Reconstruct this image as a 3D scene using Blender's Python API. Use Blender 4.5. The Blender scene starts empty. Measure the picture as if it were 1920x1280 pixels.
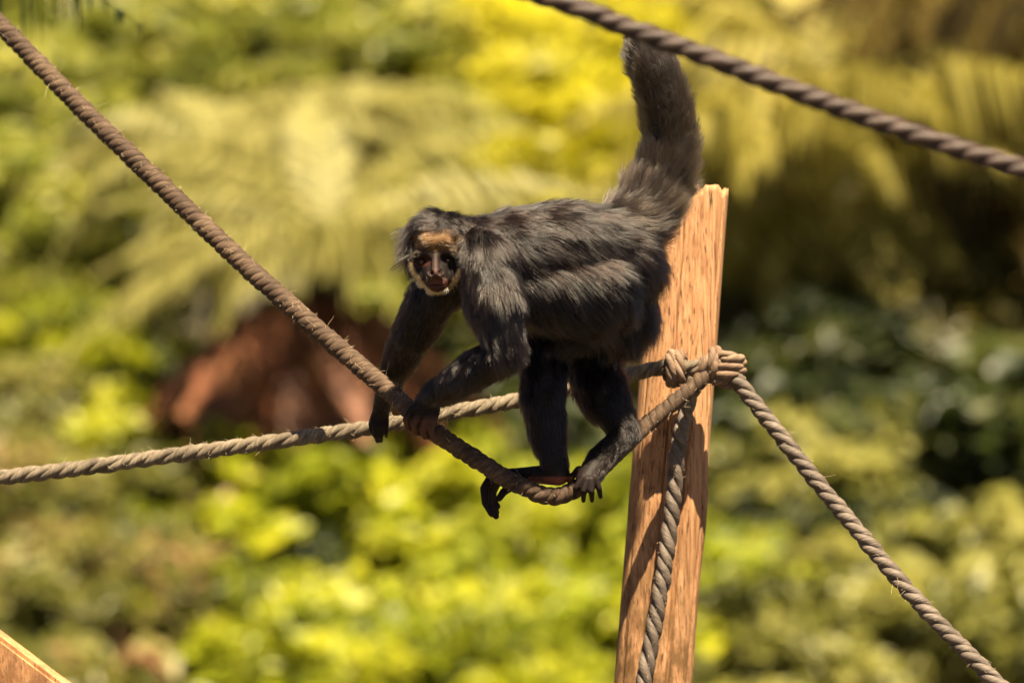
import bpy, bmesh, math, random
import numpy as np
from mathutils import Vector, Matrix, kdtree

random.seed(7)
rng = np.random.default_rng(7)
scene = bpy.context.scene
COL = scene.collection

# ------------------------------------------------------------------ camera, sky, sun, exposure
CAM_D = 8.0                 # metres from the lens to the post
CAM_Z = 3.0                 # lens height above the enclosure floor
PX = 1.7 / 1920.0           # metres per photo pixel at the post
cam = bpy.data.cameras.new("camera")
cam.sensor_width = 36.0
cam.lens = 36.0 * CAM_D / 1.7
cam.clip_end = 400.0
cam.dof.use_dof = True
cam.dof.focus_distance = CAM_D - 0.09
cam.dof.aperture_fstop = cam.lens / 58.0
cam_ob = bpy.data.objects.new("camera", cam)
cam_ob.location = (0, -CAM_D, CAM_Z)
cam_ob.rotation_euler = (math.radians(90), 0, 0)
COL.objects.link(cam_ob)
scene.camera = cam_ob

SUN_EL = math.radians(67)
SUN_AZ = math.radians(157)      # clockwise from +Y: behind the camera, a little to the right
to_sun = Vector((math.sin(SUN_AZ) * math.cos(SUN_EL), math.cos(SUN_AZ) * math.cos(SUN_EL), math.sin(SUN_EL)))
world = bpy.data.worlds.new("World")
scene.world = world
world.use_nodes = True
wn = world.node_tree
sky = wn.nodes.new("ShaderNodeTexSky")
sky.sky_type = 'NISHITA'
sky.sun_disc = False
sky.sun_elevation = SUN_EL
sky.sun_rotation = SUN_AZ
sky.dust_density = 1.0
sky.air_density = 0.2
sky.ozone_density = 0.6
wn.nodes["Background"].inputs[1].default_value = 0.05
wn.links.new(sky.outputs[0], wn.nodes["Background"].inputs[0])
sun = bpy.data.lights.new("sun", 'SUN')
sun.energy = 5.0
sun.angle = math.radians(0.5)
sun.color = (1.0, 0.85, 0.59)
sun_ob = bpy.data.objects.new("sun", sun)
sun_ob.rotation_euler = (-to_sun).to_track_quat('-Z', 'Y').to_euler()
sun_ob.location = to_sun * 30
COL.objects.link(sun_ob)
scene.view_settings.view_transform = 'Standard'
scene.view_settings.look = 'None'
scene.view_settings.gamma = 1.0
scene.view_settings.exposure = 2.0
scene.render.engine = 'CYCLES'
scene.cycles.use_denoising = True
scene.cycles.max_bounces = 8
scene.cycles.transparent_max_bounces = 8


# ------------------------------------------------------------------ helpers
def P(px, py, y=0.0):
    """world point on the sight line of photo pixel (px, py) at depth y behind the post plane"""
    k = (CAM_D + y) / CAM_D * PX
    return np.array([(px - 960.0) * k, y, CAM_Z + (640.0 - py) * k])


def link(o, parent=None):
    COL.objects.link(o)
    if parent is not None:
        o.parent = parent
    return o


def tag(o, label=None, cat=None, group=None, kind=None):
    if label: o["label"] = label
    if cat: o["category"] = cat
    if group: o["group"] = group
    if kind: o["kind"] = kind
    return o


def empty(name, loc, label=None, cat=None, group=None):
    o = bpy.data.objects.new(name, None)
    o.empty_display_size = 0.05
    o.location = Vector([float(v) for v in loc])
    return tag(link(o), label, cat, group)


def mesh_obj(name, verts, faces, mat, parent=None, smooth=True, org=None):
    v = np.asarray(verts, float)
    if org is not None:
        v = v - np.asarray(org, float)
    me = bpy.data.meshes.new(name)
    me.from_pydata(v.tolist(), [], faces if isinstance(faces, list) else faces.tolist())
    me.update()
    if smooth:
        me.polygons.foreach_set("use_smooth", np.ones(len(me.polygons), bool))
    if mat: me.materials.append(mat)
    return link(bpy.data.objects.new(name, me), parent)


def catmull(pts, n_per_m=160, closed=False):
    """dense Catmull-Rom resample with even spacing"""
    pts = np.asarray(pts, float)
    a = np.vstack([2 * pts[0] - pts[1], pts, 2 * pts[-1] - pts[-2]])
    out = []
    for i in range(1, len(a) - 2):
        t = np.linspace(0, 1, 24, endpoint=False)[:, None]
        p0, p1, p2, p3 = a[i - 1], a[i], a[i + 1], a[i + 2]
        out.append(0.5 * ((2 * p1) + (-p0 + p2) * t + (2 * p0 - 5 * p1 + 4 * p2 - p3) * t ** 2 + (-p0 + 3 * p1 - 3 * p2 + p3) * t ** 3))
    out = np.vstack(out + [pts[-1:]])
    seg = np.linalg.norm(np.diff(out, axis=0), axis=1)
    s = np.concatenate([[0], np.cumsum(seg)])
    n = max(8, int(s[-1] * n_per_m))
    q = np.linspace(0, s[-1], n)
    return np.stack([np.interp(q, s, out[:, k]) for k in range(3)], 1), q


def frames(path):
    """parallel-transport frames"""
    t = np.gradient(path, axis=0)
    t /= np.linalg.norm(t, axis=1)[:, None]
    n = np.zeros_like(t)
    ref = np.array([0, 0, 1.0]) if abs(t[0][2]) < 0.9 else np.array([1.0, 0, 0])
    v = np.cross(t[0], ref); v /= np.linalg.norm(v)
    for i in range(len(t)):
        v = v - t[i] * np.dot(v, t[i])
        v /= np.linalg.norm(v)
        n[i] = v
    return t, n, np.cross(t, n)


def sines(seed, n, lo, hi):
    r = np.random.default_rng(seed)
    d = r.normal(size=(n, 3)); d /= np.linalg.norm(d, axis=1)[:, None]
    f = r.uniform(lo, hi, n)
    return d * f[:, None] * 2 * np.pi, r.uniform(0, 6.28, n)


def vnoise(p, seed, lo, hi, n=6):
    """cheap smooth noise in about -1..1; lo/hi in cycles per metre"""
    k, ph = sines(seed, n, lo, hi)
    return np.sin(p @ k.T + ph).sum(1) / math.sqrt(n) * 0.9


# ------------------------------------------------------------------ materials
def new_mat(name):
    m = bpy.data.materials.new(name)
    m.use_nodes = True
    nt = m.node_tree
    return m, nt, nt.nodes["Principled BSDF"]


def node(nt, kind, **kw):
    n = nt.nodes.new(kind)
    for k, v in kw.items():
        if k.startswith("i_"):
            n.inputs[k[2:].replace("_", " ")].default_value = v
        else:
            setattr(n, k, v)
    return n


def ramp(nt, stops):
    r = nt.nodes.new("ShaderNodeValToRGB")
    e = r.color_ramp.elements
    while len(e) < len(stops): e.new(0.5)
    for el, (p, c) in zip(e, stops):
        el.position = p; el.color = (*c, 1)
    return r


def rope_material(name, dark, mid, light, sheen=0.0):
    m, nt, b = new_mat(name)
    uv = node(nt, "ShaderNodeUVMap", uv_map="UVMap")
    mp = node(nt, "ShaderNodeMapping"); mp.inputs["Scale"].default_value = (9.0, 26.0, 1.0)
    nt.links.new(uv.outputs[0], mp.inputs[0])
    fib = node(nt, "ShaderNodeTexNoise", i_Scale=1.0, i_Detail=3.0, i_Roughness=0.65)
    nt.links.new(mp.outputs[0], fib.inputs["Vector"])
    tc = node(nt, "ShaderNodeTexCoord")
    dirt = node(nt, "ShaderNodeTexNoise", i_Scale=22.0, i_Detail=4.0, i_Roughness=0.6)
    nt.links.new(tc.outputs["Object"], dirt.inputs["Vector"])
    mix = node(nt, "ShaderNodeMath", operation='MULTIPLY_ADD')
    mix.inputs[1].default_value = 0.55
    nt.links.new(fib.outputs[0], mix.inputs[0])
    half = node(nt, "ShaderNodeMath", operation='MULTIPLY'); half.inputs[1].default_value = 0.45
    nt.links.new(dirt.outputs[0], half.inputs[0]); nt.links.new(half.outputs[0], mix.inputs[2])
    r = ramp(nt, [(0.32, dark), (0.5, mid), (0.68, light)])
    nt.links.new(mix.outputs[0], r.inputs[0])
    nt.links.new(r.outputs[0], b.inputs["Base Color"])
    b.inputs["Roughness"].default_value = 0.75 - 0.3 * sheen
    b.inputs["Specular IOR Level"].default_value = 0.25 + 0.4 * sheen
    bu = node(nt, "ShaderNodeBump", i_Strength=1.0, i_Distance=0.0016)
    nt.links.new(fib.outputs[0], bu.inputs["Height"])
    nt.links.new(bu.outputs[0], b.inputs["Normal"])
    return m


M_ROPE = rope_material("rope_weathered", (0.04, 0.03, 0.02), (0.12, 0.092, 0.062), (0.25, 0.20, 0.14))
M_ROPE_BROWN = rope_material("rope_brown", (0.02, 0.011, 0.006), (0.058, 0.034, 0.02), (0.14, 0.09, 0.055))
M_ROPE_TAN = rope_material("rope_tan", (0.06, 0.034, 0.02), (0.16, 0.10, 0.064), (0.29, 0.20, 0.135))
M_ROPE_GREY = rope_material("rope_grey", (0.035, 0.025, 0.018), (0.10, 0.074, 0.056), (0.20, 0.155, 0.12), 0.3)
M_ROPE_DARK = rope_material("rope_dark_glossy", (0.016, 0.007, 0.005), (0.034, 0.016, 0.010), (0.06, 0.032, 0.02), 0.55)


def wood_material(name, pale, mid, dark, moss):
    m, nt, b = new_mat(name)
    tc = node(nt, "ShaderNodeTexCoord")
    mp = node(nt, "ShaderNodeMapping"); mp.inputs["Scale"].default_value = (230, 230, 4.0)
    nt.links.new(tc.outputs["Object"], mp.inputs[0])
    g = node(nt, "ShaderNodeTexNoise", i_Scale=1.0, i_Detail=5.0, i_Roughness=0.62)
    nt.links.new(mp.outputs[0], g.inputs["Vector"])
    r = ramp(nt, [(0.30, dark), (0.45, mid), (0.62, pale)])
    nt.links.new(g.outputs[0], r.inputs[0])
    # weathered lower part: bark-brown stain whose amount varies along the height
    sp = node(nt, "ShaderNodeSeparateXYZ"); nt.links.new(tc.outputs["Object"], sp.inputs[0])
    hz = node(nt, "ShaderNodeMapRange"); hz.inputs[1].default_value = 3.05; hz.inputs[2].default_value = 2.72
    nt.links.new(sp.outputs[2], hz.inputs[0])
    st = node(nt, "ShaderNodeTexNoise", i_Scale=34.0, i_Detail=6.0, i_Roughness=0.7)
    mp2 = node(nt, "ShaderNodeMapping"); mp2.inputs["Scale"].default_value = (1, 1, 0.4)
    nt.links.new(tc.outputs["Object"], mp2.inputs[0]); nt.links.new(mp2.outputs[0], st.inputs["Vector"])
    sr = ramp(nt, [(0.36, (0, 0, 0)), (0.56, (1, 1, 1))])
    nt.links.new(st.outputs[0], sr.inputs[0])
    am = node(nt, "ShaderNodeMath", operation='MULTIPLY')
    nt.links.new(hz.outputs[0], am.inputs[0]); nt.links.new(sr.outputs[0], am.inputs[1])
    mp3 = node(nt, "ShaderNodeMapping"); mp3.inputs["Scale"].default_value = (340, 340, 1.8)
    nt.links.new(tc.outputs["Object"], mp3.inputs[0])
    ck = node(nt, "ShaderNodeTexNoise", i_Scale=1.0, i_Detail=2.0, i_Roughness=0.5)
    nt.links.new(mp3.outputs[0], ck.inputs["Vector"])
    cr = ramp(nt, [(0.34, (0.22, 0.16, 0.12)), (0.40, (1, 1, 1))])
    nt.links.new(ck.outputs[0], cr.inputs[0])
    mc = node(nt, "ShaderNodeMix", data_type='RGBA', blend_type='MULTIPLY'); mc.inputs[0].default_value = 1.0
    nt.links.new(r.outputs[0], mc.inputs[6]); nt.links.new(cr.outputs[0], mc.inputs[7])
    mx = node(nt, "ShaderNodeMix", data_type='RGBA', blend_type='MIX')
    nt.links.new(am.outputs[0], mx.inputs[0]); nt.links.new(mc.outputs[2], mx.inputs[6]); mx.inputs[7].default_value = (*moss, 1)
    nt.links.new(mx.outputs[2], b.inputs["Base Color"])
    b.inputs["Roughness"].default_value = 0.7
    b.inputs["Specular IOR Level"].default_value = 0.3
    bu = node(nt, "ShaderNodeBump", i_Strength=0.8, i_Distance=0.002)
    nt.links.new(g.outputs[0], bu.inputs["Height"])
    bu2 = node(nt, "ShaderNodeBump", i_Strength=0.5, i_Distance=0.003)
    nt.links.new(st.outputs[0], bu2.inputs["Height"]); nt.links.new(bu.outputs[0], bu2.inputs["Normal"])
    nt.links.new(bu2.outputs[0], b.inputs["Normal"])
    return m


M_POST = wood_material("split_post_wood", (0.42, 0.23, 0.112), (0.33, 0.16, 0.07), (0.15, 0.06, 0.023), (0.12, 0.06, 0.02))
M_BEAM = wood_material("orange_beam_wood", (0.62, 0.33, 0.16), (0.55, 0.27, 0.11), (0.36, 0.15, 0.06), (0.30, 0.14, 0.06))


def leaf_material(name, stops, trans=0.38, rough=0.45):
    m, nt, b = new_mat(name)
    at = node(nt, "ShaderNodeAttribute", attribute_name="tone")
    r = ramp(nt, stops)
    nt.links.new(at.outputs["Fac"], r.inputs[0])
    nt.links.new(r.outputs[0], b.inputs["Base Color"])
    b.inputs["Roughness"].default_value = rough
    b.inputs["Specular IOR Level"].default_value = 0.4
    tr = node(nt, "ShaderNodeBsdfTranslucent")
    nt.links.new(r.outputs[0], tr.inputs[0])
    mx = node(nt, "ShaderNodeMixShader"); mx.inputs[0].default_value = trans
    out = nt.nodes["Material Output"]
    nt.links.new(b.outputs[0], mx.inputs[1]); nt.links.new(tr.outputs[0], mx.inputs[2])
    nt.links.new(mx.outputs[0], out.inputs[0])
    return m


M_LEAF = {
    "yellow": leaf_material("leaves_yellow_green", [(0, (0.07, 0.09, 0.004)), (0.5, (0.27, 0.30, 0.007)), (1, (0.46, 0.44, 0.015))]),
    "gold": leaf_material("leaves_golden", [(0, (0.22, 0.20, 0.004)), (0.5, (0.43, 0.39, 0.004)), (1, (0.56, 0.49, 0.010))]),
    "green": leaf_material("leaves_fresh_green", [(0, (0.06, 0.075, 0.006)), (0.5, (0.20, 0.215, 0.018)), (1, (0.39, 0.36, 0.06))]),
    "mixed": leaf_material("leaves_olive_and_brown", [(0, (0.05, 0.055, 0.010)), (0.4, (0.14, 0.14, 0.02)), (0.75, (0.28, 0.25, 0.06)), (1, (0.40, 0.22, 0.11))]),
    "olive": leaf_material("leaves_olive", [(0, (0.05, 0.058, 0.010)), (0.5, (0.19, 0.185, 0.03)), (1, (0.35, 0.32, 0.07))]),
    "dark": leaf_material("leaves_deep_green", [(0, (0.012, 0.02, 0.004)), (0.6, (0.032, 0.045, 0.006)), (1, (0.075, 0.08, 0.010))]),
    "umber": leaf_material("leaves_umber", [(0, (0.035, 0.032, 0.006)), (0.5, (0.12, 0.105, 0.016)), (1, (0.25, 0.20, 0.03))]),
    "palm": leaf_material("palm_leaflets_pale", [(0, (0.12, 0.11, 0.02)), (0.5, (0.26, 0.235, 0.06)), (1, (0.35, 0.31, 0.09))], 0.35, 0.6),
    "weep": leaf_material("palm_leaflets_olive", [(0, (0.08, 0.07, 0.01)), (0.5, (0.32, 0.27, 0.04)), (1, (0.52, 0.44, 0.12))], 0.4, 0.5),
    "dead": leaf_material("palm_leaflets_dead", [(0, (0.05, 0.018, 0.008)), (0.5, (0.17, 0.058, 0.024)), (1, (0.34, 0.145, 0.065))], 0.2, 0.6),
    "brown": leaf_material("hanging_leaves_brown", [(0, (0.025, 0.017, 0.003)), (0.6, (0.07, 0.048, 0.008)), (1, (0.19, 0.13, 0.025))], 0.3, 0.5),
}


def plain_mat(name, c1, c2, scale, rough=0.8, bump=0.5):
    m, nt, b = new_mat(name)
    tc = node(nt, "ShaderNodeTexCoord")
    n = node(nt, "ShaderNodeTexNoise", i_Scale=scale, i_Detail=6.0, i_Roughness=0.65)
    nt.links.new(tc.outputs["Object"], n.inputs["Vector"])
    r = ramp(nt, [(0.35, c1), (0.65, c2)])
    nt.links.new(n.outputs[0], r.inputs[0]); nt.links.new(r.outputs[0], b.inputs["Base Color"])
    b.inputs["Roughness"].default_value = rough
    bu = node(nt, "ShaderNodeBump", i_Strength=bump, i_Distance=0.02)
    nt.links.new(n.outputs[0], bu.inputs["Height"]); nt.links.new(bu.outputs[0], b.inputs["Normal"])
    return m


M_SOIL = plain_mat("hillside_soil", (0.015, 0.015, 0.005), (0.05, 0.038, 0.014), 3.0)
M_PALM_BARK = plain_mat("palm_bark", (0.012, 0.007, 0.003), (0.035, 0.02, 0.009), 14.0)
M_BARK = plain_mat("tree_bark", (0.05, 0.028, 0.014), (0.15, 0.085, 0.045), 14.0)

# ------------------------------------------------------------------ ground
def ground_z(x, y):
    y = np.asarray(y, float)
    s = np.clip(y - 15.5, 0, None)
    h = 0.44 * s * np.clip(s / 3.0, 0, 1)
    far = np.clip(y - 44, 0, None)
    return h - far * 0.30 + 0.10 * np.sin(0.9 * np.asarray(x, float) + 0.6 * y) * np.clip(s / 3, 0, 1)


gx = np.linspace(-60, 60, 121)
gy = np.concatenate([np.linspace(-30, 14, 45), np.linspace(14.5, 46, 64), np.linspace(48, 160, 40)])
XX, YY = np.meshgrid(gx, gy)
ZZ = ground_z(XX, YY)
gv = np.stack([XX.ravel(), YY.ravel(), ZZ.ravel()], 1)
nx = len(gx)
ii, jj = np.meshgrid(np.arange(len(gy) - 1), np.arange(nx - 1), indexing='ij')
q = (ii * nx + jj).ravel()
g = mesh_obj("ground", gv, np.stack([q, q + 1, q + nx + 1, q + nx], 1), M_SOIL)
tag(g, "brown soil hillside rising behind the enclosure", "ground", kind="structure")


# ------------------------------------------------------------------ ropes
def strand_mesh(path, q, rad, pitch, phase, nstr=3, sides=12, seed=0):
    """one strand of a Z-laid rope following a path; rad may be an array"""
    t, n, b = frames(path)
    rad = np.broadcast_to(np.asarray(rad, float), (len(path),))
    ang = -2 * np.pi * q / pitch + phase + 0.30 * np.sin(q * 23 + 1.7) + 0.22 * np.sin(q * 61 + phase * 0.3)
    # bowed strand: thicker across than the gap to its neighbours
    off = rad * 0.50
    c = path + (np.cos(ang) * off)[:, None] * n + (np.sin(ang) * off)[:, None] * b
    wob = 1 + 0.06 * np.sin(q * 90 + seed) + 0.05 * np.sin(q * 37 + seed * 2.1) + 0.03 * np.sin(q * 211 + seed * 5)
    sr = rad * 0.52 * wob
    ct, cn, cb = frames(c)
    radial = np.cos(ang)[:, None] * n + np.sin(ang)[:, None] * b
    radial -= ct * (radial * ct).sum(1)[:, None]
    radial /= np.linalg.norm(radial, axis=1)[:, None]
    side = np.cross(ct, radial)
    th = np.linspace(0, 2 * np.pi, sides, endpoint=False)
    V = c[:, None, :] + sr[:, None, None] * (np.cos(th)[None, :, None] * radial[:, None, :] + 1.10 * np.sin(th)[None, :, None] * side[:, None, :])
    N = len(path)
    V = V.reshape(-1, 3)
    i, j = np.meshgrid(np.arange(N - 1), np.arange(sides), indexing='ij')
    a = (i * sides + j).ravel(); d = (i * sides + (j + 1) % sides).ravel()
    F = np.stack([a, d, d + sides, a + sides], 1)
    u0 = (j / sides).ravel(); u1 = ((j + 1) / sides).ravel()
    # fibre lines run a little askew to the strand, opposite to the lay
    v0 = q[i].ravel(); v1 = q[i + 1].ravel()
    sk = 14.0
    UV = np.stack([np.stack([u0 + v0 * sk, v0], 1), np.stack([u1 + v0 * sk, v0], 1), np.stack([u1 + v1 * sk, v1], 1), np.stack([u0 + v1 * sk, v1], 1)], 1)
    return V, F, UV.reshape(-1, 2)


def add_strands(path, q, rad, pitch, mat, parent, org, name="strand", sides=12, seed=0):
    for k in range(3):
        V, F, UV = strand_mesh(path, q, rad, pitch, k * 2 * np.pi / 3 + seed, sides=sides, seed=k + seed)
        o = mesh_obj(name, V, F, mat, parent, org=org)
        uvl = o.data.uv_layers.new(name="UVMap")
        uvl.data.foreach_set("uv", UV.astype(np.float32).ravel())
        # capped ends
        bm = bmesh.new(); bm.from_mesh(o.data)
        bmesh.ops.holes_fill(bm, edges=[e for e in bm.edges if e.is_boundary], sides=sides + 1)
        bm.to_mesh(o.data); bm.free()


def hair_object(name, pts, rad_root, rad_tip, mat, parent, org, colors=None):
    """pts (n, k, 3) -> hair curves object"""
    n, k, _ = pts.shape
    hc = bpy.data.hair_curves.new(name)
    hc.add_curves([k] * n)
    hc.position_data.foreach_set("vector", (pts - np.asarray(org)).astype(np.float32).ravel())
    r = np.linspace(0, 1, k)
    rr = (np.broadcast_to(np.asarray(rad_root, float).reshape(-1, 1), (n, 1)) * (1 - r) + rad_tip * r)
    at = hc.attributes.get("radius") or hc.attributes.new("radius", 'FLOAT', 'POINT')
    at.data.foreach_set("value", rr.astype(np.float32).ravel())
    if colors is not None:
        ca = hc.attributes.new("fur_color", 'FLOAT_COLOR', 'CURVE')
        c4 = np.concatenate([colors, np.ones((n, 1))], 1)
        ca.data.foreach_set("color", c4.astype(np.float32).ravel())
    hc.materials.append(mat)
    o = bpy.data.objects.new(name, hc)
    return link(o, parent)


def fibre_mat(name, col):
    m, nt, b = new_mat(name)
    b.inputs["Base Color"].default_value = (*col, 1)
    b.inputs["Roughness"].default_value = 0.6
    return m


M_FIBRE = fibre_mat("loose_rope_fibre", (0.50, 0.38, 0.24))


def add_fuzz(path, q, rad, parent, org, count, length, seed=1, up=0.5):
    r = np.random.default_rng(seed)
    t, n, b = frames(path)
    i = r.integers(0, len(path), count)
    a = r.uniform(0, 2 * np.pi, count)
    rad = np.broadcast_to(np.asarray(rad, float), (len(path),))[i]
    d = np.cos(a)[:, None] * n[i] + np.sin(a)[:, None] * b[i]
    keep = d[:, 2] > r.uniform(-1.6, 0.9, count) * (1 if up else 0) - (0 if up else 9)
    i, d, rad = i[keep], d[keep], rad[keep]
    m = len(i)
    L = length * r.gamma(2.0, 0.5, m)
    root = path[i] + d * (rad * 0.88)[:, None]
    v = d * 0.8 + t[i] * r.normal(0, 0.9, m)[:, None] + r.normal(0, 0.35, (m, 3)); v /= np.linalg.norm(v, axis=1)[:, None]
    v2 = v + r.normal(0, 0.6, (m, 3)) + np.array([0, 0, -0.2])
    s = np.linspace(0, 1, 4)[None, :, None]
    pts = root[:, None, :] + L[:, None, None] * (v[:, None, :] * s + 0.5 * (v2 - v)[:, None, :] * s ** 2)
    o = hair_object("loose_fibres", pts, 0.00022, 0.00012, M_FIBRE, parent, org)
    tag(o, kind="stuff")


def rope(label, pts, rad_px, pitch_px, mat, fuzz=0, fuzz_len=0.006, seed=0, dens=420, group=None):
    path, q = catmull([P(*p) for p in pts], dens)
    org = path[0]
    root = empty("rope", org, label, "rope", group)
    rad = np.interp(np.linspace(0, 1, len(path)), np.linspace(0, 1, len(rad_px)), rad_px) * PX if isinstance(rad_px, (list, tuple)) else rad_px * PX
    add_strands(path, q, rad, pitch_px * PX, mat, root, org, seed=seed)
    if fuzz:
        add_fuzz(path, q, rad, root, org, fuzz, fuzz_len, seed + 5)
    return root, org


def knot_part(root, org, pts, rad_px, pitch_px, mat, seed=0, dens=700):
    path, q = catmull([P(*p) for p in pts], dens)
    k = link(bpy.data.objects.new("knot", None), root)
    k.empty_display_size = 0.03
    add_strands(path, q, rad_px * PX, pitch_px * PX, mat, k, org, seed=seed)
    return k


# back rope: from the far left across to the first knot on the post
back_pts = [(-2300, 1120, 0.350), (-1200, 1020, 0.280), (-400, 943, 0.200), (0, 895, 0.170), (156, 877, 0.160), (312, 855, 0.150), (469, 834, 0.140), (625, 812, 0.130), (698, 801, 0.125),
            (833, 776, 0.129), (963, 752, 0.149), (1080, 726, 0.165), (1165, 706, 0.173), (1235, 690, 0.170), (1275, 688, 0.165), (1310, 690, 0.170)]
back_rope, o1 = rope("weathered twisted rope passing behind the monkey's arms and legs to the post", back_pts, 15.5, 100, M_ROPE, 2600, 0.005, 3)


def coil(cx, cy, cyd, axis_px, R, turns, adv, ph=0.0, ry=1.0, n=14):
    """points of a coil; axis_px = image direction of the axis, adv = px advance over the whole coil"""
    ax = np.array(axis_px, float); ax /= np.linalg.norm(ax)
    pr = np.array([-ax[1], ax[0]])
    out = []
    N = int(n * turns) + 1
    for i in range(N):
        f = i / (N - 1)
        a = ph + f * turns * 2 * math.pi
        p = np.array([cx, cy]) + ax * adv * (f - 0.5) + pr * R * math.cos(a)
        out.append((p[0], p[1], cyd - R * ry * PX * math.sin(a)))
    return out


kc = coil(1268, 690, 0.165, (1, -0.15), 25, 2.1, 30, ph=-1.2, ry=0.9)
knot_part(back_rope, o1, [(1285, 706, 0.170)] + kc + [(1300, 694, 0.170)], 12.5, 90, M_ROPE_TAN, 1)

# right rope: second knot, then down to the right
right_pts = [(1345, 690, 0.165), (1368, 698, 0.150), (1390, 724, 0.140), (1450, 800, 0.120), (1525, 895, 0.090), (1600, 985, 0.060), (1675, 1075, 0.030), (1750, 1158, 0.000),
             (1825, 1234, -0.030), (1870, 1280, -0.050), (2050, 1450, -0.120), (2500, 1810, -0.300), (3100, 2250, -0.530)]
right_rope, o2 = rope("taut grey-brown twisted rope running from the post knot down to the right", right_pts, 16.0, 84, M_ROPE_GREY, 900, 0.005, 2)
kd = coil(1366, 692, 0.155, (-0.12, 1), 22, 2.9, 46, ph=1.0, ry=0.95)
knot_part(right_rope, o2, [(1335, 670, 0.170)] + kd + [(1378, 722, 0.150)], 12.5, 90, M_ROPE_TAN, 2)
ke = coil(1332, 682, 0.16, (0.9, 0.45), 24, 1.6, 22, ph=-1.6, ry=0.9)
knot_part(right_rope, o2, [(1300, 690, 0.170)] + ke + [(1350, 700, 0.170)], 13.5, 90, M_ROPE_TAN, 3)

# loaded rope: from the post knot forward to the monkey's foot and hand and away to the upper left
load_pts = [(1330, 694, 0.170), (1318, 708, 0.144), (1290, 733, 0.129), (1250, 765, 0.105), (1205, 803, 0.079), (1150, 855, 0.010), (1095, 905, -0.055), (1060, 926, -0.070),
            (1030, 930, -0.075), (1000, 921, -0.075), (951, 898, -0.065), (904, 868, -0.055), (854, 836, -0.045), (807, 804, -0.073), (780, 779, -0.095), (763, 764, -0.085), (735, 738, -0.055),
            (679, 690, 0.0), (620, 640, 0.05), (550, 578, 0.10), (450, 488, 0.17), (300, 345, 0.28), (150, 200, 0.39), (10, 57, 0.50), (-300, -250, 0.75), (-900, -840, 1.2), (-1500, -1420, 1.7)]
load_rope, o3 = rope("thick ringed brown rope the monkey's hand and foot grip, running to upper left", load_pts,
                     [15.5, 16.5, 17.5, 18.5, 19.5, 19.5, 19, 18.5, 17, 15.5, 14.5, 13.8, 13.2, 12.8, 12.5, 12.5, 12.5], 54, M_ROPE_BROWN, 4200, 0.006, 4, dens=520)

# rope hanging down the post
hang_pts = [(1305, 712, 0.160), (1296, 738, 0.170), (1282, 785, 0.178), (1273, 834, 0.178), (1268, 870, 0.176), (1261, 951, 0.170), (1248, 1052, 0.161), (1234, 1135, 0.153), (1218, 1220, 0.146), (1207, 1277, 0.141), (1195, 1340, 0.135), (1165, 1500, 0.120), (1120, 1800, 0.092)]
hang_rope, o4 = rope("shaded dark grey twisted rope hanging down the front of the post", hang_pts, 16.0, 96, M_ROPE_GREY, 500, 0.005, 6)

# rope crossing above, nearer to the camera
top_pts = [(-900, -640, -1.2), (-100, -370, -1.35), (500, -176, -1.42), (1040, 0, -1.5), (1170, 50, -1.5), (1300, 98, -1.5), (1450, 155, -1.5), (1600, 212, -1.5), (1750, 264, -1.5), (1920, 318, -1.5), (2200, 400, -1.5), (2900, 590, -1.5), (3600, 760, -1.5)]
top_rope, o5 = rope("dark glossy rope crossing above the monkey in front of its tail tip", top_pts, 16.5, 112, M_ROPE_DARK, 0, 0.004, 8)


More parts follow.
